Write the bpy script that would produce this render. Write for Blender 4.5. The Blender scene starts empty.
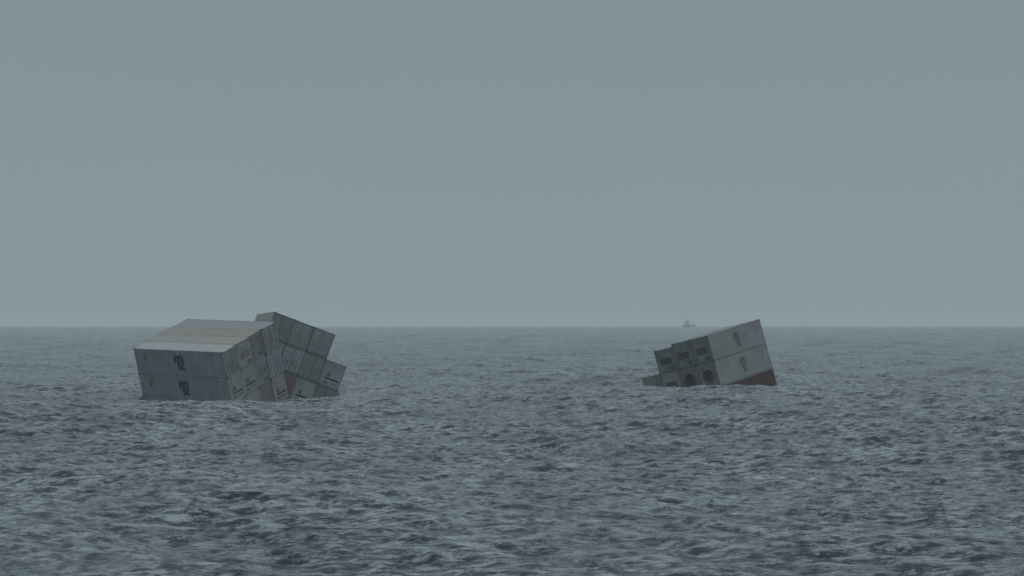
import bpy, bmesh, math, random
import numpy as np
from mathutils import Vector, Matrix
random.seed(7)
R = math.radians
sc = bpy.context.scene
COL = sc.collection

# ------------------------------------------------------------------ camera
F_PX, CAM_H = 2350.0, 7.6
cd = bpy.data.cameras.new('camera')
cam = bpy.data.objects.new('camera', cd); COL.objects.link(cam); sc.camera = cam
cd.sensor_width = 36.0
cd.lens = 36.0 * F_PX / 1024.0
cam.location = (0, 0, CAM_H)
cam.rotation_euler = (R(90) + math.atan(37.3 / F_PX), 0, 0)
cd.clip_start = 0.5; cd.clip_end = 60000
sc.view_settings.view_transform = 'Standard'
sc.view_settings.look = 'None'
sc.view_settings.exposure = 0.0
sc.view_settings.gamma = 1.0
sc.cycles.filter_width = 1.5            # a soft long lens
sc.cycles.max_bounces = 6
sc.cycles.volume_bounces = 3

# ------------------------------------------------------------------ sky: overcast, thin blue behind it
SUN_EL, SUN_AZ = R(76), R(75)           # azimuth clockwise from +Y
w = bpy.data.worlds.new('World'); sc.world = w; w.use_nodes = True
nt = w.node_tree; nt.nodes.clear()
N = nt.nodes.new; LK = nt.links.new
out = N('ShaderNodeOutputWorld'); bg = N('ShaderNodeBackground'); bg.inputs['Strength'].default_value = 0.1
sky = N('ShaderNodeTexSky'); sky.sky_type = 'NISHITA'; sky.sun_disc = False
sky.sun_elevation = SUN_EL; sky.sun_rotation = SUN_AZ; sky.dust_density = 4.0
tc = N('ShaderNodeTexCoord'); sp = N('ShaderNodeSeparateXYZ'); LK(tc.outputs['Generated'], sp.inputs[0])
ramp = N('ShaderNodeValToRGB')          # cloud deck: luminance over sin(elevation), brighter overhead
ramp.color_ramp.interpolation = 'EASE'
e = ramp.color_ramp.elements
HOR = (0.250, 0.327, 0.344)
e[0].position = 0.0; e[0].color = (*HOR, 1)
e[1].position = 1.0; e[1].color = (0.52, 0.61, 0.65, 1)
for p_, c_ in ((0.03, (0.243, 0.318, 0.336)), (0.13, (0.221, 0.292, 0.312)), (0.35, (0.36, 0.435, 0.46))):
    q = e.new(p_); q.color = (*c_, 1)
LK(sp.outputs['Z'], ramp.inputs[0])
mul = N('ShaderNodeVectorMath'); mul.operation = 'SCALE'; mul.inputs['Scale'].default_value = 10.0
LK(ramp.outputs[0], mul.inputs[0])
# faint cloud mottling
nz = N('ShaderNodeTexNoise'); nz.inputs['Scale'].default_value = 2.2; nz.inputs['Detail'].default_value = 3
mp = N('ShaderNodeMapping'); mp.inputs['Scale'].default_value = (1, 1, 3.5); LK(tc.outputs['Generated'], mp.inputs[0]); LK(mp.outputs[0], nz.inputs['Vector'])
mr = N('ShaderNodeMapRange'); mr.inputs['To Min'].default_value = 0.955; mr.inputs['To Max'].default_value = 1.045; LK(nz.outputs['Fac'], mr.inputs['Value'])
mul2 = N('ShaderNodeVectorMath'); mul2.operation = 'SCALE'; LK(mul.outputs[0], mul2.inputs[0]); LK(mr.outputs[0], mul2.inputs['Scale'])
mix = N('ShaderNodeMix'); mix.data_type = 'RGBA'; mix.inputs['Factor'].default_value = 0.97
LK(sky.outputs[0], mix.inputs[6]); LK(mul2.outputs[0], mix.inputs[7])
LK(mix.outputs[2], bg.inputs['Color']); LK(bg.outputs[0], out.inputs['Surface'])

sd = bpy.data.lights.new('sun', 'SUN'); sd.energy = 0.6; sd.angle = R(30); sd.color = (1.0, 0.998, 0.99)
sun = bpy.data.objects.new('sun', sd); COL.objects.link(sun)
sdir = Vector((math.sin(SUN_AZ) * math.cos(SUN_EL), math.cos(SUN_AZ) * math.cos(SUN_EL), math.sin(SUN_EL)))
sun.rotation_euler = sdir.to_track_quat('Z', 'Y').to_euler()

# ------------------------------------------------------------------ where the container blocks float (world axes of each block)
CL, CW, CH = 12.19, 2.44, 2.895         # a 40 ft high-cube
PW, PH = 2.46, 2.92                     # pitch between neighbours
camv = Vector((0, 0, CAM_H))
def frame(rows, pos, k=1.0):
    m = Matrix(rows).to_4x4()
    p = camv + (Vector(pos) - camv) * k
    m.translation = p
    return m
BLOCK_A = frame([[0.8567, 0.4946, -0.1465], [-0.5151, 0.8046, -0.2955], [-0.0283, 0.3286, 0.944]], (-40.997, 254.512, 5.106))
BLOCK_B = frame([[0.2641, 0.905, 0.3335], [-0.9643, 0.2401, 0.1119], [0.0212, -0.3512, 0.9361]], (-26.02, 257.603, 9.12), 1.017)
BLOCK_C = frame([[-0.5612, 0.7862, -0.2587], [-0.8136, -0.5814, -0.0019], [-0.1519, 0.2094, 0.966]], (21.68, 260.917, 6.50))

# ------------------------------------------------------------------ helpers
def tag(o, label=None, cat=None, group=None, kind=None):
    if label: o['label'] = label
    if cat: o['category'] = cat
    if group: o['group'] = group
    if kind: o['kind'] = kind
    return o
def obj(name, me, parent=None, mat=None):
    o = bpy.data.objects.new(name, me); COL.objects.link(o)
    if parent is not None: o.parent = parent
    if mat is not None:
        if not me.materials: me.materials.append(mat)
        elif me.materials[0] is not mat:
            o.material_slots[0].link = 'OBJECT'; o.material_slots[0].material = mat
    return o
class MB:
    def __init__(s): s.v = []; s.f = []; s.m = []
    def box(s, x0, x1, y0, y1, z0, z1, mi=0):
        b = len(s.v)
        s.v += [(x0,y0,z0),(x1,y0,z0),(x1,y1,z0),(x0,y1,z0),(x0,y0,z1),(x1,y0,z1),(x1,y1,z1),(x0,y1,z1)]
        for q in ((0,3,2,1),(4,5,6,7),(0,1,5,4),(1,2,6,5),(2,3,7,6),(3,0,4,7)): s.f.append(tuple(b+i for i in q)); s.m.append(mi)
        return s
    def poly(s, pts, d, mi=0):
        """extrude a flat polygon (3D points, in order) by vector d"""
        b = len(s.v); n = len(pts); d = Vector(d)
        s.v += [tuple(p) for p in pts] + [tuple(Vector(p) + d) for p in pts]
        s.f.append(tuple(b+i for i in range(n))[::-1]); s.f.append(tuple(b+n+i for i in range(n))); s.m += [mi, mi]
        for i in range(n):
            j = (i+1) % n; s.f.append((b+i, b+j, b+n+j, b+n+i)); s.m.append(mi)
        return s
    def tube(s, a, c, r, n=8, mi=0, r2=None):
        a = Vector(a); c = Vector(c); d = (c-a).normalized(); u = d.orthogonal().normalized(); v = d.cross(u)
        b = len(s.v); r2 = r if r2 is None else r2
        for p, rr in ((a, r), (c, r2)):
            for i in range(n):
                t = 2*math.pi*i/n; s.v.append(tuple(p + (u*math.cos(t) + v*math.sin(t))*rr))
        for i in range(n):
            j = (i+1) % n; s.f.append((b+i, b+j, b+n+j, b+n+i)); s.m.append(mi)
        s.f.append(tuple(b+i for i in range(n))[::-1]); s.f.append(tuple(b+n+i for i in range(n))); s.m += [mi, mi]
        return s
    def mesh(s, name, *mats):
        me = bpy.data.meshes.new(name); me.from_pydata(s.v, [], s.f); me.update()
        for m in mats: me.materials.append(m)
        if len(mats) > 1: me.polygons.foreach_set('material_index', s.m)
        bm = bmesh.new(); bm.from_mesh(me); bmesh.ops.recalc_face_normals(bm, faces=bm.faces); bm.to_mesh(me); bm.free()
        return me

def paint(name, base, dirt=(0.15, 0.145, 0.14), amount=0.45, rough=0.55, streak=(0.6, 0.6, 5.0), scale=1.2):
    """weathered paint: base colour, vertical dirt runs and blotches of wear"""
    m = bpy.data.materials.new(name); m.use_nodes = True; t = m.node_tree; n = t.nodes; l = t.links
    b = n['Principled BSDF']; b.inputs['Roughness'].default_value = rough
    tc = n.new('ShaderNodeTexCoord'); oi = n.new('ShaderNodeObjectInfo')
    add = n.new('ShaderNodeVectorMath'); add.operation = 'ADD'; l.new(tc.outputs['Object'], add.inputs[0])
    sc_ = n.new('ShaderNodeVectorMath'); sc_.operation = 'SCALE'; sc_.inputs['Scale'].default_value = 37.0
    cmb = n.new('ShaderNodeCombineXYZ'); l.new(oi.outputs['Random'], cmb.inputs[0]); l.new(oi.outputs['Random'], cmb.inputs[2])
    l.new(cmb.outputs[0], sc_.inputs[0]); l.new(sc_.outputs[0], add.inputs[1])
    def noise(sv, s, d, lo, hi):
        mp = n.new('ShaderNodeMapping'); mp.inputs['Scale'].default_value = sv; l.new(add.outputs[0], mp.inputs[0])
        z = n.new('ShaderNodeTexNoise'); z.inputs['Scale'].default_value = s; z.inputs['Detail'].default_value = d; l.new(mp.outputs[0], z.inputs['Vector'])
        r = n.new('ShaderNodeMapRange'); r.inputs['From Min'].default_value = lo; r.inputs['From Max'].default_value = hi; l.new(z.outputs['Fac'], r.inputs['Value'])
        return r.outputs[0]
    runs = noise((1.5, 1.5, 0.22), 1.6, 5, 0.42, 0.75)
    blot = noise((0.35, 0.5, 0.5), scale, 4, 0.45, 0.72)
    mx = n.new('ShaderNodeMath'); mx.operation = 'MAXIMUM'; l.new(runs, mx.inputs[0]); l.new(blot, mx.inputs[1])
    am = n.new('ShaderNodeMath'); am.operation = 'MULTIPLY'; am.inputs[1].default_value = amount; l.new(mx.outputs[0], am.inputs[0])
    mix = n.new('ShaderNodeMix'); mix.data_type = 'RGBA'; l.new(am.outputs[0], mix.inputs[0])
    mix.inputs[6].default_value = (*base, 1); mix.inputs[7].default_value = (*dirt, 1)
    l.new(mix.outputs[2], b.inputs['Base Color'])
    bp = n.new('ShaderNodeBump'); bp.inputs['Strength'].default_value = 0.25; bp.inputs['Distance'].default_value = 0.02
    l.new(blot, bp.inputs['Height']); l.new(bp.outputs[0], b.inputs['Normal'])
    return m
M = {
 'white': paint('white_paint', (0.32, 0.335, 0.345)),
 'grey': paint('grey_paint', (0.35, 0.385, 0.41)),
 'green': paint('green_grey_paint', (0.26, 0.285, 0.275), (0.13, 0.15, 0.10)),
 'pink': paint('pinkish_paint', (0.335, 0.325, 0.335), (0.22, 0.13, 0.12)),
 'mauve': paint('mauve_grey_paint', (0.325, 0.335, 0.355), (0.14, 0.11, 0.11)),
 'olive': paint('olive_grey_paint', (0.235, 0.24, 0.22), (0.12, 0.10, 0.07)),
 'maroon': paint('maroon_paint', (0.085, 0.055, 0.062), (0.09, 0.05, 0.045)),
 'red': paint('dull_red_paint', (0.24, 0.185, 0.19), (0.12, 0.07, 0.06)),
 'roof_pale': paint('pale_roof', (0.31, 0.335, 0.345), (0.30, 0.30, 0.29), 0.35),
 'roof_tan': paint('tan_roof', (0.25, 0.25, 0.24), (0.33, 0.28, 0.22), 0.5),
 'roof_rust': paint('rusty_roof', (0.245, 0.24, 0.225), (0.27, 0.215, 0.155), 0.85, scale=0.7),
 'roof_blue': paint('blue_grey_roof', (0.215, 0.24, 0.26), (0.26, 0.25, 0.25), 0.4),
 'seam': paint('dark_seam', (0.14, 0.15, 0.16), amount=0.3),
 'dark': paint('dark_metal', (0.14, 0.145, 0.16), (0.03, 0.025, 0.02), 0.3),
 'machine': paint('machine_grey', (0.165, 0.17, 0.185), (0.06, 0.05, 0.04), 0.4),
 'steel': paint('worn_steel', (0.20, 0.20, 0.20), (0.14, 0.09, 0.06), 0.6),
 'ink': paint('black_lettering', (0.115, 0.12, 0.14), (0.12, 0.12, 0.13), 0.25),
 'hull': paint('ship_hull', (0.52, 0.54, 0.56)),
 'ship_white': paint('ship_white', (0.68, 0.7, 0.7), amount=0.2),
 'end_grey': paint('end_grey', (0.255, 0.265, 0.285), (0.12, 0.115, 0.11), 0.6),
 'side_green': paint('pale_green_grey_side', (0.262, 0.288, 0.30)),
 'rail': paint('rail_grey', (0.235, 0.245, 0.255)),
 'rod': paint('rod_grey', (0.28, 0.285, 0.30)),
}

# ------------------------------------------------------------------ the sea
G = 9.81
def tile(L, n, lmin, lmax, theta, c, chop, seed, spread=2.0):
    """one square tile of wind sea holding wavelengths lmin..lmax; height and sideways displacement"""
    rng = np.random.default_rng(seed)
    k1 = np.fft.fftfreq(n, 1.0 / n) * 2 * np.pi / L
    kx, ky = np.meshgrid(k1, k1, indexing='ij'); k = np.hypot(kx, ky); k[0, 0] = 1
    ang = np.arctan2(ky, kx) - theta
    D = np.abs(np.cos(ang)) ** spread
    D /= np.mean(np.abs(np.cos(np.linspace(0, 2*np.pi, 721))) ** spread) * 2 * np.pi
    kp = 2 * np.pi / 48.0
    S = c * k ** -4 * D * np.exp(-(kp / k) ** 2 * 1.2)
    S[(k < 2*np.pi/lmax) | (k > 2*np.pi/lmin)] = 0; S[0, 0] = 0
    dk = 2 * np.pi / L
    a = np.sqrt(2 * S) * dk * (rng.normal(size=(n, n)) + 1j * rng.normal(size=(n, n))) / np.sqrt(2)
    H = np.fft.ifft2(a) * n * n
    X = np.fft.ifft2(-1j * kx / k * a) * n * n
    Y = np.fft.ifft2(-1j * ky / k * a) * n * n
    # local compression of the surface marks the breaking crests
    dxx = np.real(np.fft.ifft2(kx * kx / k * a)) * n * n; dyy = np.real(np.fft.ifft2(ky * ky / k * a)) * n * n
    return np.stack([np.real(H), -chop * np.real(X) , -chop * np.real(Y), (dxx + dyy) * chop], -1).astype(np.float32)
WIND = R(-99)                                            # waves run towards the camera, a little to the left
SEED1 = 59
BANDS = []
for (L, n, l0, l1, rot, c, chop, spread, seed) in (
        (431, 512, 15, 300, 0.31, 0.0062, 0.9, 2.5, SEED1), (187, 512, 3.5, 15, -0.47, 0.0060, 0.9, 3.0, 12),
        (47, 512, 1.1, 3.5, 0.83, 0.036, 0.65, 3.4, 13), (17, 512, 0.25, 1.1, -1.1, 0.060, 0.4, 3.0, 14)):
    BANDS.append((L, n, l0, l1, rot, tile(L, n, l0, l1, WIND - rot, c, chop, seed, spread)))
def sample(T, L, n, x, y):
    u = (x / L) % 1.0 * n; v = (y / L) % 1.0 * n
    i = np.floor(u).astype(np.int32); j = np.floor(v).astype(np.int32)
    fu = (u - i)[..., None].astype(np.float32); fv = (v - j)[..., None].astype(np.float32)
    i %= n; j %= n; i2 = (i + 1) % n; j2 = (j + 1) % n
    return (T[i, j]*(1-fu) + T[i2, j]*fu)*(1-fv) + (T[i, j2]*(1-fu) + T[i2, j2]*fu)*fv
def swell(x, y):
    """a long low swell; its crest passes the right-hand block, its trough the left-hand one; higher seas run out beyond a kilometre or two"""
    h = 0.25 + 0.54 * np.cos(2*np.pi*((x - 32)*0.96 + (y - 250)*0.28) / 112.0) + 0.12 * np.cos(2*np.pi*(x*0.2 - y*0.98)/87.0 + 1.1)
    out = np.clip((np.hypot(x, y) - 1200) / 2200, 0, 1)
    for lam, ang, ph in ((73, 12, 0.3), (118, 38, 1.9), (171, -21, 4.1), (97, -47, 2.7), (233, 5, 5.2)):
        h = h + out * 0.55 * np.cos(2*np.pi*(x*math.cos(math.radians(ang)) + y*math.sin(math.radians(ang)))/lam + ph)
    return h
def sea_at(x, y, dr):
    h = swell(x, y); dx = np.zeros_like(x); dy = np.zeros_like(x); foam = np.zeros_like(x)
    for (L, n, l0, l1, rot, T) in BANDS:
        lam = math.sqrt(l0 * l1)
        fade = np.clip(2.2 - dr / (lam / 2.6), 1.0 if l0 > 3 else 0.8, 1)
        if not fade.any(): continue
        c, s = math.cos(rot), math.sin(rot)
        q = sample(T, L, n, x*c + y*s + 31*rot, -x*s + y*c - 17*rot) * fade[..., None]
        h = h + q[..., 0]; dx = dx + q[..., 1]*c - q[..., 2]*s; dy = dy + q[..., 1]*s + q[..., 2]*c
        foam = foam + q[..., 3]
    return h, dx, dy, foam
# rings: fine near the viewer, growing with distance, out past the horizon
rs = [0.0, 8.0, 16.0, 24.0, 32.0, 40.0, 46.0, 50.0]; r = 52.0
while r < 13000:
    rs.append(r); r += max(0.24, r*r/17860.0/7.0)
rs.append(13000.0); rs[0] = 0.5
rs = np.array(rs); dr = np.gradient(rs)
az = np.concatenate([np.linspace(-180, -40, 36)[:-1], np.linspace(-40, -14.8, 50)[:-1], np.linspace(-14.8, 14.8, 1080), np.linspace(14.8, 40, 50)[1:], np.linspace(40, 180, 36)[1:-1]])
az = np.radians(az)
RR, AA = np.meshgrid(rs, az, indexing='ij')
da = np.gradient(np.concatenate([az, [np.pi]]))[:-1]
SP = np.maximum(np.repeat(dr[:, None], len(az), 1), RR * da[None, :] * 0.8)
X = RR*np.sin(AA); Y = RR*np.cos(AA)
Hh, DX, DY, FM = sea_at(X, Y, SP)
fadein = np.clip((RR - 8) / 40, 0, 1)
Z = Hh * fadein; X2 = X + DX*fadein; Y2 = Y + DY*fadein
# wash: broken water along the windward faces of the floating blocks
wash = np.zeros_like(X)
for ax, ay, bx_, by_, rad, amt in ((-40.2, 256.1, -29.8, 249.8, 2.6, 0.75), (-29.8, 249.8, -24.9, 257.7, 2.2, 0.75), (-26, 261.2, -20.5, 263.2, 3.0, 1.0), (-20.5, 263.2, -17.5, 267, 3.5, 0.6),
        (23.4, 261.0, 30.2, 270.8, 2.4, 0.8), (23.4, 261.0, 15.6, 266.6, 2.4, 0.8), (15.6, 266.6, 14.0, 270, 4.0, 0.9), (30.2, 270.8, 32, 272, 3.0, 0.7)):
    ex, ey = bx_-ax, by_-ay
    tt = np.clip(((X2-ax)*ex + (Y2-ay)*ey)/(ex*ex+ey*ey), 0, 1)
    d = np.hypot(X2-ax-tt*ex, Y2-ay-tt*ey)
    wash = np.maximum(wash, 1.2*amt*np.clip(1.25 - d/rad, 0, 1))
nr, na = X.shape
verts = np.stack([X2, Y2, Z], -1).reshape(-1, 3).astype(np.float32)
i = np.arange(nr-1)[:, None]; j = np.arange(na)[None, :]; j2 = (j + 1) % na
faces = np.stack([i*na + j, i*na + j2 + 0*i, (i+1)*na + j2, (i+1)*na + j], -1).reshape(-1, 4).astype(np.int32)
faces = faces[:, ::-1]
me = bpy.data.meshes.new('sea')
me.vertices.add(len(verts)); me.vertices.foreach_set('co', verts.ravel())
me.loops.add(faces.size); me.loops.foreach_set('vertex_index', faces.ravel())
me.polygons.add(len(faces)); me.polygons.foreach_set('loop_start', np.arange(0, faces.size, 4, dtype=np.int32))
me.update(calc_edges=True)
me.polygons.foreach_set('use_smooth', np.ones(len(faces), dtype=bool))
at = me.attributes.new('foam', 'FLOAT', 'POINT')
at.data.foreach_set('value', FM.ravel().astype(np.float32))
at = me.attributes.new('wash', 'FLOAT', 'POINT')
at.data.foreach_set('value', wash.ravel().astype(np.float32))

wm = bpy.data.materials.new('sea_water'); wm.use_nodes = True; t = wm.node_tree; n = t.nodes; l = t.links
b = n['Principled BSDF']; b.inputs['IOR'].default_value = 1.33; b.inputs['Roughness'].default_value = 0.16
tcw = n.new('ShaderNodeTexCoord')
def wnoise(scale, detail, rough, sv=(1, 1, 1), rot=0.0):
    mp = n.new('ShaderNodeMapping'); mp.inputs['Scale'].default_value = sv; mp.inputs['Rotation'].default_value = (0, 0, rot); l.new(tcw.outputs['Object'], mp.inputs[0])
    z = n.new('ShaderNodeTexNoise'); z.inputs['Scale'].default_value = scale; z.inputs['Detail'].default_value = detail; z.inputs['Roughness'].default_value = rough
    l.new(mp.outputs[0], z.inputs['Vector']); return z.outputs['Fac']
geo = n.new('ShaderNodeNewGeometry'); acc = geo.outputs['Normal']
for sc1, det, amp, sv, rot in ((0.20, 3, 0.60, (1.0, 0.35, 1), 0.35), (1.1, 3, 0.62, (0.42, 1.5, 1), -0.12), (4.5, 4, 0.85, (0.5, 1.4, 1), 0.1)):
    # ripples too small for the mesh: tilt the normal by a noise vector, in world metres
    mp = n.new('ShaderNodeMapping'); mp.inputs['Scale'].default_value = sv; mp.inputs['Rotation'].default_value = (0, 0, rot); l.new(tcw.outputs['Object'], mp.inputs[0])
    z = n.new('ShaderNodeTexNoise'); z.inputs['Scale'].default_value = sc1; z.inputs['Detail'].default_value = det; z.inputs['Roughness'].default_value = 0.65
    l.new(mp.outputs[0], z.inputs['Vector'])
    sb = n.new('ShaderNodeVectorMath'); sb.operation = 'SUBTRACT'; l.new(z.outputs['Color'], sb.inputs[0]); sb.inputs[1].default_value = (0.5, 0.5, 0.5)
    ml = n.new('ShaderNodeVectorMath'); ml.operation = 'MULTIPLY'; l.new(sb.outputs[0], ml.inputs[0]); ml.inputs[1].default_value = (amp, amp, 0)
    ad = n.new('ShaderNodeVectorMath'); ad.operation = 'ADD'; l.new(acc, ad.inputs[0]); l.new(ml.outputs[0], ad.inputs[1]); acc = ad.outputs[0]
nn = n.new('ShaderNodeVectorMath'); nn.operation = 'NORMALIZE'; l.new(acc, nn.inputs[0]); l.new(nn.outputs[0], b.inputs['Normal'])
fa = n.new('ShaderNodeAttribute'); fa.attribute_name = 'foam'
wa = n.new('ShaderNodeAttribute'); wa.attribute_name = 'wash'
fr = n.new('ShaderNodeMapRange'); fr.inputs['From Min'].default_value = 0.95; fr.inputs['From Max'].default_value = 2.2; l.new(fa.outputs['Fac'], fr.inputs['Value'])
fn = n.new('ShaderNodeMapRange'); fn.inputs['From Min'].default_value = 0.42; fn.inputs['From Max'].default_value = 0.62; l.new(wnoise(4.5, 6, 0.75), fn.inputs['Value'])
mxx = n.new('ShaderNodeMath'); mxx.operation = 'MAXIMUM'; l.new(fr.outputs[0], mxx.inputs[0]); l.new(wa.outputs['Fac'], mxx.inputs[1])
ff = n.new('ShaderNodeMath'); ff.operation = 'MULTIPLY'; l.new(mxx.outputs[0], ff.inputs[0]); l.new(fn.outputs[0], ff.inputs[1])
# wind-drawn froth in loose patches, doubling as silvery sky glints painted in colour
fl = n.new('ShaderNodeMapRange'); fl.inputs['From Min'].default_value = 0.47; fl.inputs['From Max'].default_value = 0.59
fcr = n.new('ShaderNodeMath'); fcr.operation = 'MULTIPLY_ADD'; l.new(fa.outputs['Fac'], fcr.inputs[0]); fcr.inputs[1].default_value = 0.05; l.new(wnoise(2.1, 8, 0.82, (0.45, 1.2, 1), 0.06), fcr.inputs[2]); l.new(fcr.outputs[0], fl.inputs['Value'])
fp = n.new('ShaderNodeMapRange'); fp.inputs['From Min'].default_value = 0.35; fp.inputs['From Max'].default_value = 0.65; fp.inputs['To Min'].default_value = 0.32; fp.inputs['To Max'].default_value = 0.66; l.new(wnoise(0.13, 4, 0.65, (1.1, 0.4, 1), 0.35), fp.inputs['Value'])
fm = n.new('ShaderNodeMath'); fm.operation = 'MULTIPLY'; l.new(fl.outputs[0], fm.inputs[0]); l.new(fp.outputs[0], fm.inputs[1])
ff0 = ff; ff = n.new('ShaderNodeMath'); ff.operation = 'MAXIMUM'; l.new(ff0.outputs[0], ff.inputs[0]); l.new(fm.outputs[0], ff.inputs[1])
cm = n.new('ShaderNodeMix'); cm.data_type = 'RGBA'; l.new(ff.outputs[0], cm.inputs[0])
body = n.new('ShaderNodeMix'); body.data_type = 'RGBA'; l.new(wnoise(0.02, 3, 0.6, (1, 1.6, 1)), body.inputs[0])
body.inputs[6].default_value = (0.012, 0.026, 0.039, 1); body.inputs[7].default_value = (0.018, 0.035, 0.045, 1)
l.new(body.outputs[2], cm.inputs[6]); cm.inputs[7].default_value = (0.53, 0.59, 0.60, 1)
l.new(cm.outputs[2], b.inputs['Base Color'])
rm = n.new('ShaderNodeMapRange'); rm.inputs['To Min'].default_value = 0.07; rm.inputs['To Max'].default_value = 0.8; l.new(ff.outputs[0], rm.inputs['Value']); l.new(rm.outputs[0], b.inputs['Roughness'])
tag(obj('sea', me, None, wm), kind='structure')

# ------------------------------------------------------------------ the shipping container kit
# local axes: x 0..CL runs the length (the shown end is at x=CL), y 0..CW across, z 0..CH up
P = 0.11                                # post and rail thickness
def frame_mesh():
    b = MB()
    for x0 in (0.0, CL-P):
        for y0 in (0.0, CW-P): b.box(x0, x0+P, y0, y0+P, 0.12, CH-0.12)
        b.box(x0+0.004, x0+P-0.004, P, CW-P, CH-0.13, CH-0.012); b.box(x0+0.004, x0+P-0.004, P, CW-P, 0.012, 0.15)
    for y0 in (0.0, CW-P):
        b.box(P, CL-P, y0+0.004, y0+P-0.004, CH-0.10, CH-0.008); b.box(P, CL-P, y0+0.004, y0+P-0.004, 0.008, 0.16)
    return b.mesh('frame')
def side_mesh(sign):
    """insulated wall with shallow pressed ribs; sign -1 the y=0 side, +1 the y=CW side"""
    yo = 0.018 if sign < 0 else CW-0.018
    b = MB(); z0, z1 = 0.16, CH-0.10
    base = sorted((yo, yo + (0.07 if sign < 0 else -0.07)))
    b.box(P, CL-P, base[0], base[1], z0, z1)
    nrib = 27; pitch = (CL-2*P)/nrib
    for k in range(nrib):
        x = P + (k+0.5)*pitch
        a, c = yo, yo + sign*0.014
        pts = [(x-0.12, a, z0+0.06), (x+0.12, a, z0+0.06), (x+0.12, a, z1-0.06), (x-0.12, a, z1-0.06)]
        b.poly(pts, (0, sign*0.012, 0))
    return b.mesh('side_panel')
def roof_mesh():
    b = MB(); b.box(P, CL-P, P, CW-P, CH-0.09, CH-0.03)
    for k in range(16):
        x = P + (k+0.5)*(CL-2*P)/16; b.box(x-0.2, x+0.2, P+0.1, CW-P-0.1, CH-0.03, CH-0.016)
    return b.mesh('roof_panel')
def floor_mesh():
    b = MB(); b.box(P, CL-P, P, CW-P, 0.05, 0.13)
    for k in range(20):
        x = P + (k+0.5)*(CL-2*P)/20; b.box(x-0.04, x+0.04, P, CW-P, 0.0, 0.05)
    return b.mesh('floor_panel')
def plain_end_mesh():
    b = MB(); b.box(0.03, 0.09, P, CW-P, 0.15, CH-0.13)
    for k in range(5):
        y = P + (k+0.5)*(CW-2*P)/5; b.box(0.014, 0.03, y-0.12, y+0.12, 0.22, CH-0.2)
    return b.mesh('end_panel')
def casting_mesh():
    b = MB(); b.box(-0.006, 0.172, -0.006, 0.156, 0, 0.112)
    b.box(0.05, 0.12, -0.012, -0.006, 0.03, 0.08); b.box(-0.012, -0.006, 0.045, 0.11, 0.03, 0.08)
    return b.mesh('corner_casting')
def door_mesh(side):
    b = MB(); y0, y1 = (P+0.01, CW/2-0.03) if side < 0 else (CW/2+0.03, CW-P-0.01)
    x = CL-0.075; z0, z1 = 0.17, CH-0.15
    b.box(x, x+0.045, y0, y1, z0, z1)
    hgt = (z1-z0-0.1)/4
    for k in range(4): b.box(x+0.045, x+0.058, y0+0.08, y1-0.08, z0+0.05+k*hgt+0.03, z0+0.05+(k+1)*hgt-0.03)
    for zz in (0.35, 1.0, 1.8, 2.5):       # hinges on the post side
        yy = y0 if side < 0 else y1-0.09
        b.box(x+0.045, x+0.072, yy, yy+0.09, zz, zz+0.12)
    return b.mesh('door')
def rod_mesh(y):
    b = MB(); x = CL+0.0
    b.tube((x, y, 0.10), (x, y, CH-0.08), 0.026, 6)
    for z in (0.14, 0.75, 1.4, 2.1, CH-0.14): b.box(x-0.03, x+0.032, y-0.055, y+0.055, z-0.04, z+0.04)
    b.box(x+0.0, x+0.05, y-0.26, y+0.02, 1.12, 1.18)
    return b.mesh('lock_rod')
def back_mesh():                        # dark recess behind doors or machinery
    b = MB(); b.box(CL-0.42, CL-0.16, P, CW-P, 0.15, CH-0.13); return b.mesh('recess')
def unit_mesh(hole):
    """refrigeration unit face: one sheet with an opening; hole = (kind, cy, cz, half width, half height)"""
    k, cy, cz, hw, hh = hole; x0, x1 = CL-0.07, CL-0.02; b = MB()
    ya, yb, za, zb = P, CW-P, 0.15, CH-0.13; nseg = 24
    def edge(t):
        if k == 'round': return cy+hw*math.cos(t), cz+hh*math.sin(t)
        c, s_ = math.cos(t), math.sin(t); q = max(abs(c), abs(s_)); return cy+hw*c/q, cz+hh*s_/q
    def border(t):
        c, s_ = math.cos(t), math.sin(t)
        u = min(((yb-cy) if c > 0 else (cy-ya))/max(abs(c), 1e-6), ((zb-cz) if s_ > 0 else (cz-za))/max(abs(s_), 1e-6))
        return cy+c*u, cz+s_*u
    ts = sorted({round(2*math.pi*i/nseg, 6) for i in range(nseg)} | {round(math.atan2(z-cz, y-cy) % (2*math.pi), 6) for y in (ya, yb) for z in (za, zb)} | {round(math.atan2(sz*hh, sy*hw) % (2*math.pi), 6) for sy in (-1, 1) for sz in (-1, 1)})
    for i in range(len(ts)):
        t0, t1 = ts[i], ts[(i+1) % len(ts)]
        a, c, d, e_ = edge(t0), edge(t1), border(t1), border(t0)
        b.poly([(x0, *a), (x0, *c), (x0, *d), (x0, *e_)], (x1-x0, 0, 0))
    return b.mesh('unit_face')
def fan_mesh(cy, cz, r):
    b = MB(); x = CL-0.11
    for k in range(7):
        a = 2*math.pi*k/7
        p = lambda rr, aa, dx: (x+dx, cy+rr*math.cos(aa), cz+rr*math.sin(aa))
        b.poly([p(0.1, a, 0.02), p(r*0.95, a-0.1, 0.03), p(r*0.95, a+0.42, -0.03), p(0.1, a+0.5, -0.02)], (0.012, 0, 0))
    b.tube((x-0.04, cy, cz), (x+0.05, cy, cz), 0.12, 12)
    return b.mesh('fan')
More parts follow.
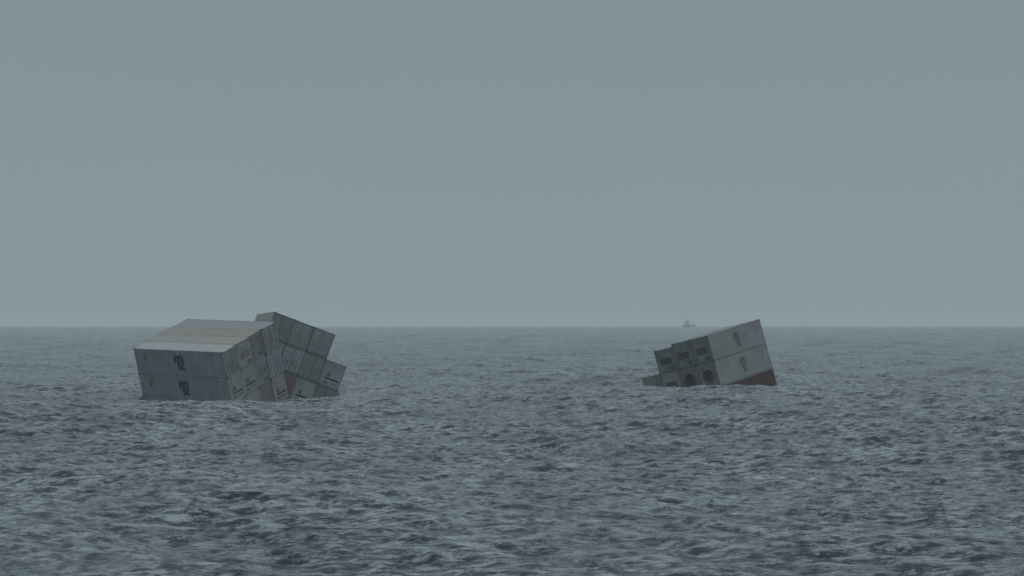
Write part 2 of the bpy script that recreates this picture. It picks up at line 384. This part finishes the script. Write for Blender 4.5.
def guard_mesh(cy, cz, r):
    b = MB(); x = CL-0.015
    for rr in (r*0.98, r*0.62, r*0.3):
        for k in range(20):
            a0, a1 = 2*math.pi*k/20, 2*math.pi*(k+1)/20; w_ = 0.022
            b.poly([(x, cy+(rr-w_)*math.cos(a0), cz+(rr-w_)*math.sin(a0)), (x, cy+(rr+w_)*math.cos(a0), cz+(rr+w_)*math.sin(a0)),
                    (x, cy+(rr+w_)*math.cos(a1), cz+(rr+w_)*math.sin(a1)), (x, cy+(rr-w_)*math.cos(a1), cz+(rr-w_)*math.sin(a1))], (0.014, 0, 0))
    for k in range(4):
        a = math.pi*k/4+0.2; c, s_ = math.cos(a), math.sin(a); w_ = 0.018
        b.poly([(x+0.015, cy-r*c+w_*s_, cz-r*s_-w_*c), (x+0.015, cy+r*c+w_*s_, cz+r*s_-w_*c), (x+0.015, cy+r*c-w_*s_, cz+r*s_+w_*c), (x+0.015, cy-r*c-w_*s_, cz-r*s_+w_*c)], (0.01, 0, 0))
    return b.mesh('fan_guard')
def grille_mesh(y0, y1, z0, z1, ns=6):
    b = MB(); d = (z1-z0)/ns
    for k in range(ns):
        z = z0+k*d
        b.poly([(CL-0.12, y0, z+d*0.65), (CL-0.03, y0, z+d*0.15), (CL-0.03, y1, z+d*0.15), (CL-0.12, y1, z+d*0.65)], (0.012, 0, 0.012))
    return b.mesh('grille')
def box_mesh(name, *bx):
    b = MB()
    for q in bx: b.box(*q)
    return b.mesh(name)
def ribbon(b, pts, wd, y, d):
    """flat lettering stroke in the x-z plane"""
    P2 = [Vector((p[0], p[1])) for p in pts]; Lr = []
    for i_, p in enumerate(P2):
        t_ = (P2[min(i_+1, len(P2)-1)] - P2[max(i_-1, 0)]).normalized(); nn = Vector((-t_.y, t_.x))
        wv = wd[i_]/2 if isinstance(wd, (list, tuple)) else wd/2
        Lr.append((p+nn*wv, p-nn*wv))
    for i_ in range(len(P2)-1):
        a, c = Lr[i_]; e_, f_ = Lr[i_+1]
        b.poly([(a.x, y, a.y), (c.x, y, c.y), (f_.x, y, f_.y), (e_.x, y, e_.y)], (0, d, 0))
def arc(cx, cz, rx, rz, a0, a1, n_=8):
    return [(cx+rx*math.cos(R(a0+(a1-a0)*i_/n_)), cz+rz*math.sin(R(a0+(a1-a0)*i_/n_))) for i_ in range(n_+1)]
def logo_mesh(sign):
    """rounded m above a smaller sc, in the shipping line's layout; reads correctly from outside"""
    b = MB()
    S = []
    m_left = [(0.02, 0.92), (0.02, 1.5)] + arc(0.25, 1.55, 0.23, 0.27, 180, 0)[1:] + [(0.48, 1.1), (0.42, 0.92)]
    m_right = [(0.48, 1.1), (0.48, 1.5)] + arc(0.74, 1.55, 0.26, 0.27, 180, 0)[1:] + [(1.0, 1.2), (1.02, 0.95)]
    s_ = arc(0.50, 0.60, 0.18, 0.16, 40, 250, 8) + arc(0.50, 0.22, 0.19, 0.18, 80, -150, 8)
    c_ = arc(1.02, 0.41, 0.22, 0.34, 45, 315, 10)
    nst = 0
    for st, wd in ((m_left, 0.36), (m_right, 0.36), (s_, 0.24), (c_, 0.24)):
        pts = [((p[0]-0.62)*0.98, (p[1]-0.92)) for p in st]
        if sign > 0: pts = [(-p[0], p[1]) for p in pts]
        ribbon(b, [(CL/2+p[0], CH*0.5+p[1]*0.80) for p in pts], wd, (-0.004-0.003*nst) if sign < 0 else CW-0.002, 0.006 if sign < 0 else 0.006+0.003*nst)
        nst += 1
    return b.mesh('line_logo')
def placard_mesh(sign, x, z, w_, h_):
    b = MB(); y = 0.002 if sign < 0 else CW-0.008
    b.box(x, x+w_, y, y+0.006, z, z+h_)
    return b.mesh('placard')

S_ = {}
def share(key, fn, *a):
    if key not in S_: S_[key] = fn(*a)
    return S_[key]
CH_STD = 2.59
def container(mat4, label, group, body='white', roof='roof_pale', end='doors', logo=0, endmat=None, sides=None, trim='seam', zscale=1.0, frame_mat=None):
    t_ = bpy.data.objects.new('shipping_container', None); COL.objects.link(t_)
    t_.matrix_world = mat4 @ Matrix.Diagonal((1, 1, zscale, 1)); t_.empty_display_size = 0.5
    tag(t_, label, 'shipping container', group)
    bm_, em = M[body], M[endmat or body]
    obj('frame', share('frame', frame_mesh), t_, M[frame_mat or body])
    obj('side_panel', share('side-', side_mesh, -1), t_, M[sides or body])
    obj('side_panel', share('side+', side_mesh, 1), t_, M[sides or body])
    obj('roof_panel', share('roof', roof_mesh), t_, M[roof])
    obj('floor_panel', share('floor', floor_mesh), t_, M['steel'])
    obj('end_panel', share('pend', plain_end_mesh), t_, bm_)
    for cx_, mx_ in ((0, 1), (CL, -1)):
        for cy_, my_ in ((0, 1), (CW, -1)):
            for cz_, mz_ in ((0, 1), (CH, -1)):
                c = obj('corner_casting', share('cast', casting_mesh), t_, M[trim])
                c.matrix_local = Matrix.Translation((cx_, cy_, cz_)) @ Matrix.Diagonal((mx_, my_, mz_, 1))
    obj('recess_panel', share('back', back_mesh), t_, M['machine' if end in ('slot', 'doors') else 'dark'])
    if end == 'doors':
        for s in (-1, 1):
            d = obj('door', share('door%d' % s, door_mesh, s), t_, em)
            for yy in ((0.45, 0.92) if s < 0 else (1.52, 1.99)):
                obj('lock_rod', share('rod%.2f' % yy, rod_mesh, yy), d, M['rod'])
    elif end == 'fan':
        u = obj('refrigeration_unit', share('uf', unit_mesh, ('round', CW/2, 1.35, 0.74, 0.74)), t_, em)
        obj('fan', share('fan', fan_mesh, CW/2, 1.35, 0.72), u, M['rod'])
        obj('fan_guard', share('guard', guard_mesh, CW/2, 1.35, 0.72), u, M['steel'])
        obj('access_hatch', share('hatch', box_mesh, 'access_hatch', (CL-0.02, CL-0.004, 0.3, 2.14, 2.28, 2.66)), u, em)
        obj('control_box', share('ctrl', box_mesh, 'control_box', (CL-0.02, CL+0.0, 0.25, 0.8, 0.22, 0.5)), u, M['machine'])
    elif end == 'grille':
        u = obj('refrigeration_unit', share('ug', unit_mesh, ('rect', CW/2, 1.3, 0.74, 0.40)), t_, em)
        obj('grille', share('gr', grille_mesh, CW/2-0.74, CW/2+0.74, 0.9, 1.7), u, M['rod'])
        obj('access_hatch', share('hatch', box_mesh, 'access_hatch', (CL-0.02, CL-0.004, 0.3, 2.14, 2.28, 2.66)), u, em)
        obj('control_box', share('ctrl2', box_mesh, 'control_box', (CL-0.02, CL+0.0, 1.5, 2.15, 0.22, 0.6)), u, M['machine'])
    elif end == 'slot':
        u = obj('refrigeration_unit', share('us', unit_mesh, ('rect', CW/2+0.1, 0.92, 0.80, 0.09)), t_, em)
        obj('vent_cap', share('cap', box_mesh, 'vent_cap', (CL-0.02, CL+0.012, 0.68, 1.04, 1.18, 1.6)), u, M['machine'])
        obj('lower_vent', share('lv', box_mesh, 'lower_vent', (CL-0.02, CL-0.006, 0.5, 1.0, 0.3, 0.56), (CL-0.02, CL-0.006, 1.4, 2.1, 0.42, 0.56)), u, M['machine'])
        obj('access_hatch', share('hatch3', box_mesh, 'access_hatch', (CL-0.02, CL-0.004, 0.3, 2.14, 2.0, 2.6)), u, em)
    if logo:
        obj('line_logo', share('logo%d' % logo, logo_mesh, logo), t_, M['ink'])
        for k_, q_ in enumerate(((1.3, 1.5, 0.35, 0.5), (1.35, 2.3, 0.6, 0.12), (CL-1.9, 2.4, 0.6, 0.12))):
            obj('placard', share('plac%d%d' % (logo, k_), placard_mesh, logo, *q_), t_, M['steel'])
    return t_

GA, GB, GC = 'containers of the large flat-topped block', 'containers of the tilted stack behind the large block', 'containers of the right-hand block'
T = Matrix.Translation
# ---- left block: columns run away from the camera (y), rows go down
A_ = {
 (0,0): dict(body='grey', roof='roof_pale', end='doors', logo=-1, endmat='mauve', label='pale-roofed grey container nearest the viewer, logo side out, on top of the left block'),
 (0,1): dict(body='green', roof='roof_tan', end='grille', endmat='mauve', label='tan-roofed container with dark grille end, second back along the top of the left block', dx=-0.1),
 (0,2): dict(body='mauve', roof='roof_rust', end='grille', endmat='olive', label='container with orange rust across its roof, on top of the left block', dx=-0.3),
 (0,3): dict(body='grey', roof='roof_blue', end='doors', endmat='mauve', label='blue-grey roofed container with door end, farthest back on top of the left block', dx=-0.2),
 (1,0): dict(body='grey', end='slot', logo=-1, endmat='mauve', roof='roof_blue', label='grey container with logo at the waterline, under the pale-roofed one of the left block'),
 (1,1): dict(body='mauve', end='slot', endmat='mauve', roof='roof_blue', dx=-0.1, label='container showing a small dark vent and slot on its end, below the tan-roofed one'),
 (1,2): dict(body='green', end='grille', endmat='green', roof='roof_blue', dx=-0.25, label='greenish container end with one dark grille, directly below the rusty-roofed container'),
 (1,3): dict(body='grey', end='doors', endmat='grey', roof='roof_blue', dx=-0.2, label='container with light ribbed door end, directly below the blue-grey roofed one'),
 (2,0): dict(body='grey', end='slot', endmat='mauve', roof='roof_blue', label='container just breaking the surface at the near lower corner of the left block'),
 (2,1): dict(body='mauve', end='slot', endmat='mauve', roof='roof_blue', dx=-0.1, label='low container end at the waterline between the near corner and the sunken olive-grey one'),
 (2,2): dict(body='olive', end='grille', roof='roof_blue', dx=-0.25, label='sunken olive-grey container, its end just above water below the greenish grille end'),
 (2,3): dict(body='mauve', end='slot', endmat='pink', roof='roof_blue', dx=-0.2, label='low container end with dark slot just above water, back corner of left block'),
}
for (r_, c_), kw in A_.items():
    kw = dict(kw); dx = kw.pop('dx', 0.0)
    container(BLOCK_A @ T((dx, c_*PW, -(r_+1)*PH + 0.012)), group=GA, **kw)
# ---- stack leaning behind it: ends face the viewer
B_ = {
 (0,0): dict(body='pink', end='doors', endmat='green', roof='roof_tan', label='highest container of the leaning stack, pinkish ribbed side and green-stained door end'),
 (0,1): dict(body='white', end='doors', endmat='mauve', label='door end of the middle container along the top of the leaning stack'),
 (0,2): dict(body='grey', end='doors', endmat='mauve', label='door end at the upper right corner of the leaning stack, against the horizon'),
 (1,0): dict(body='grey', end='doors', label='container mostly hidden behind the left block, directly under the highest leaning one'),
 (1,1): dict(body='white', end='doors', endmat='grey', label='light ribbed container end in the second row of the leaning stack, beside the left block'),
 (1,2): dict(body='grey', end='doors', endmat='green', label='greenish-grey door end at the centre of the second row of the leaning stack'),
 (1,3): dict(body='grey', end='slot', endmat='mauve', label='container jutting out right of the leaning stack, small dark vent above a slot'),
 (2,1): dict(body='mauve', end='slot', endmat='red', label='reddish container end low in the leaning stack, next to the left block'),
 (2,2): dict(body='white', end='slot', endmat='white', label='pale container end with one dark vent at the waterline of the leaning stack'),
 (2,3): dict(body='olive', end='doors', endmat='olive', label='brownish-olive door end at the waterline, lower right corner of the leaning stack'),
}
for (r_, c_), kw in B_.items():
    container(BLOCK_B @ T((-CL - (0.15 if (r_, c_) == (0, 1) else 0), c_*PW, -(r_+1)*PH + 0.012)), group=GB, frame_mat='rail', **kw)
# ---- right-hand block: long logo sides to the right, machinery ends to the left
C_ = {
 (0,0): dict(body='side_green', end='grille', endmat='end_grey', logo=1, label='top container of the right block with logo on its long pale side'),
 (0,1): dict(body='grey', end='grille', endmat='end_grey', label='dark grille end in the middle of the top row of the right block'),
 (0,2): dict(body='grey', end='grille', endmat='end_grey', zscale=CH_STD/CH, label='lower dark grille end at the left of the top row of the right block'),
 (1,0): dict(body='side_green', end='fan', endmat='end_grey', logo=1, label='logo-sided container with round fan end, directly above the maroon one'),
 (1,1): dict(body='green', end='fan', endmat='olive', label='olive-grey round fan end beside the logo container, second row of the right block'),
 (1,2): dict(body='grey', end='grille', endmat='mauve', label='third machinery end from the logo container in the second row of the right block'),
 (1,3): dict(body='grey', end='grille', endmat='end_grey', label='leftmost container jutting out low at the waterline of the right block'),
 (2,0): dict(body='maroon', end='slot', logo=0, roof='maroon', label='maroon container half sunk at the bottom of the right block'),
}
for (r_, c_), kw in C_.items():
    container(BLOCK_C @ T((-CL, -CW - c_*PW, -(r_+1)*PH + 0.012)), group=GC, frame_mat='rail', **kw)

# ------------------------------------------------------------------ far ship on the horizon
def ship(x, y, rz):
    t_ = bpy.data.objects.new('ship', None); COL.objects.link(t_); t_.location = (x, y, -0.6); t_.rotation_euler = (0, 0, rz)
    tag(t_, 'small hazy ship with a block bridge and mast, far off on the horizon', 'ship')
    b = MB(); prof = [(-22, 0.35, 4.0), (-20, 0.85, 3.8), (-8, 1.0, 3.4), (8, 1.0, 3.6), (16, 0.7, 4.6), (21, 0.06, 6.2)]
    rings = []
    for (px, wf, zt) in prof:
        k = len(b.v); hw = 4.6*wf
        b.v += [(px-0.8*(px > 18), -hw*0.6, -1.5), (px, -hw, zt), (px, hw, zt), (px-0.8*(px > 18), hw*0.6, -1.5)]; rings.append(k)
    for a, c in zip(rings, rings[1:]):
        for q in range(4): b.f.append((a+q, c+q, c+(q+1) % 4, a+(q+1) % 4)); b.m.append(0)
    b.f.append(tuple(rings[0]+q for q in range(4))); b.f.append(tuple(rings[-1]+q for q in range(4))); b.m += [0, 0]
    obj('hull', b.mesh('hull', M['hull']), t_)
    obj('superstructure', box_mesh('superstructure', (-12, 0, -3.6, 3.6, 3.5, 7.6), (-10.5, -1.5, -3.2, 3.2, 7.6, 10.4)), t_, M['ship_white'])
    obj('wheelhouse', box_mesh('wheelhouse', (-8.5, -2.5, -3.4, 3.4, 10.4, 13.2), (-9.0, -2.0, -3.7, 3.7, 13.2, 13.5)), t_, M['ship_white'])
    obj('window_band', box_mesh('window_band', (-8.56, -2.44, -3.46, 3.46, 11.5, 12.5)), t_, M['dark'])
    m = MB(); m.tube((-4.5, 0, 13.5), (-4.5, 0, 20), 0.5, 8, 0, 0.25); m.box(-4.8, -4.2, -2.4, 2.4, 16.5, 16.9); m.box(-6.4, -2.6, -0.3, 0.3, 18, 18.4)
    obj('mast', m.mesh('mast', M['steel']), t_)
    m = MB(); m.tube((-14.5, 0, 3.6), (-14.5, 0, 9.0), 1.2, 10, 0, 1.0)
    obj('funnel', m.mesh('funnel', M['hull']), t_)
    m = MB(); m.tube((9, 0, 3.5), (9, 0, 11), 0.4, 8, 0, 0.25); m.tube((9, 0, 5.0), (1.5, 0, 9.5), 0.25, 6); m.tube((9, 0, 10.8), (19.5, 0, 6.0), 0.1, 5)
    obj('derrick', m.mesh('derrick', M['steel']), t_)
    m = MB()
    for sy in (-3.4, 3.4):
        for k in range(12): m.tube((-1+k*1.5, sy, 3.3), (-1+k*1.5, sy, 4.5), 0.07, 4)
        m.tube((-1, sy, 4.5), (15.5, sy, 4.6), 0.07, 4)
    obj('railing', m.mesh('railing', M['ship_white']), t_)
    return t_
ship(716.0, 9500.0, R(14)).scale = (1.3, 1.6, 2.1)

# ------------------------------------------------------------------ sea air
hz = MB(); hz.box(-13600, 13600, -13600, 13600, -6.0, 60.0)
hm = bpy.data.materials.new('haze'); hm.use_nodes = True; ht = hm.node_tree; ht.nodes.clear()
ho = ht.nodes.new('ShaderNodeOutputMaterial'); pv = ht.nodes.new('ShaderNodeVolumePrincipled')
pv.inputs['Color'].default_value = (0.93, 0.985, 0.99, 1); pv.inputs['Density'].default_value = 0.5e-4; pv.inputs['Anisotropy'].default_value = 0.0
ht.links.new(pv.outputs[0], ho.inputs['Volume'])
tag(obj('haze', hz.mesh('haze', hm)), 'pale sea haze that greys the far water and the ship', 'haze', kind='stuff')
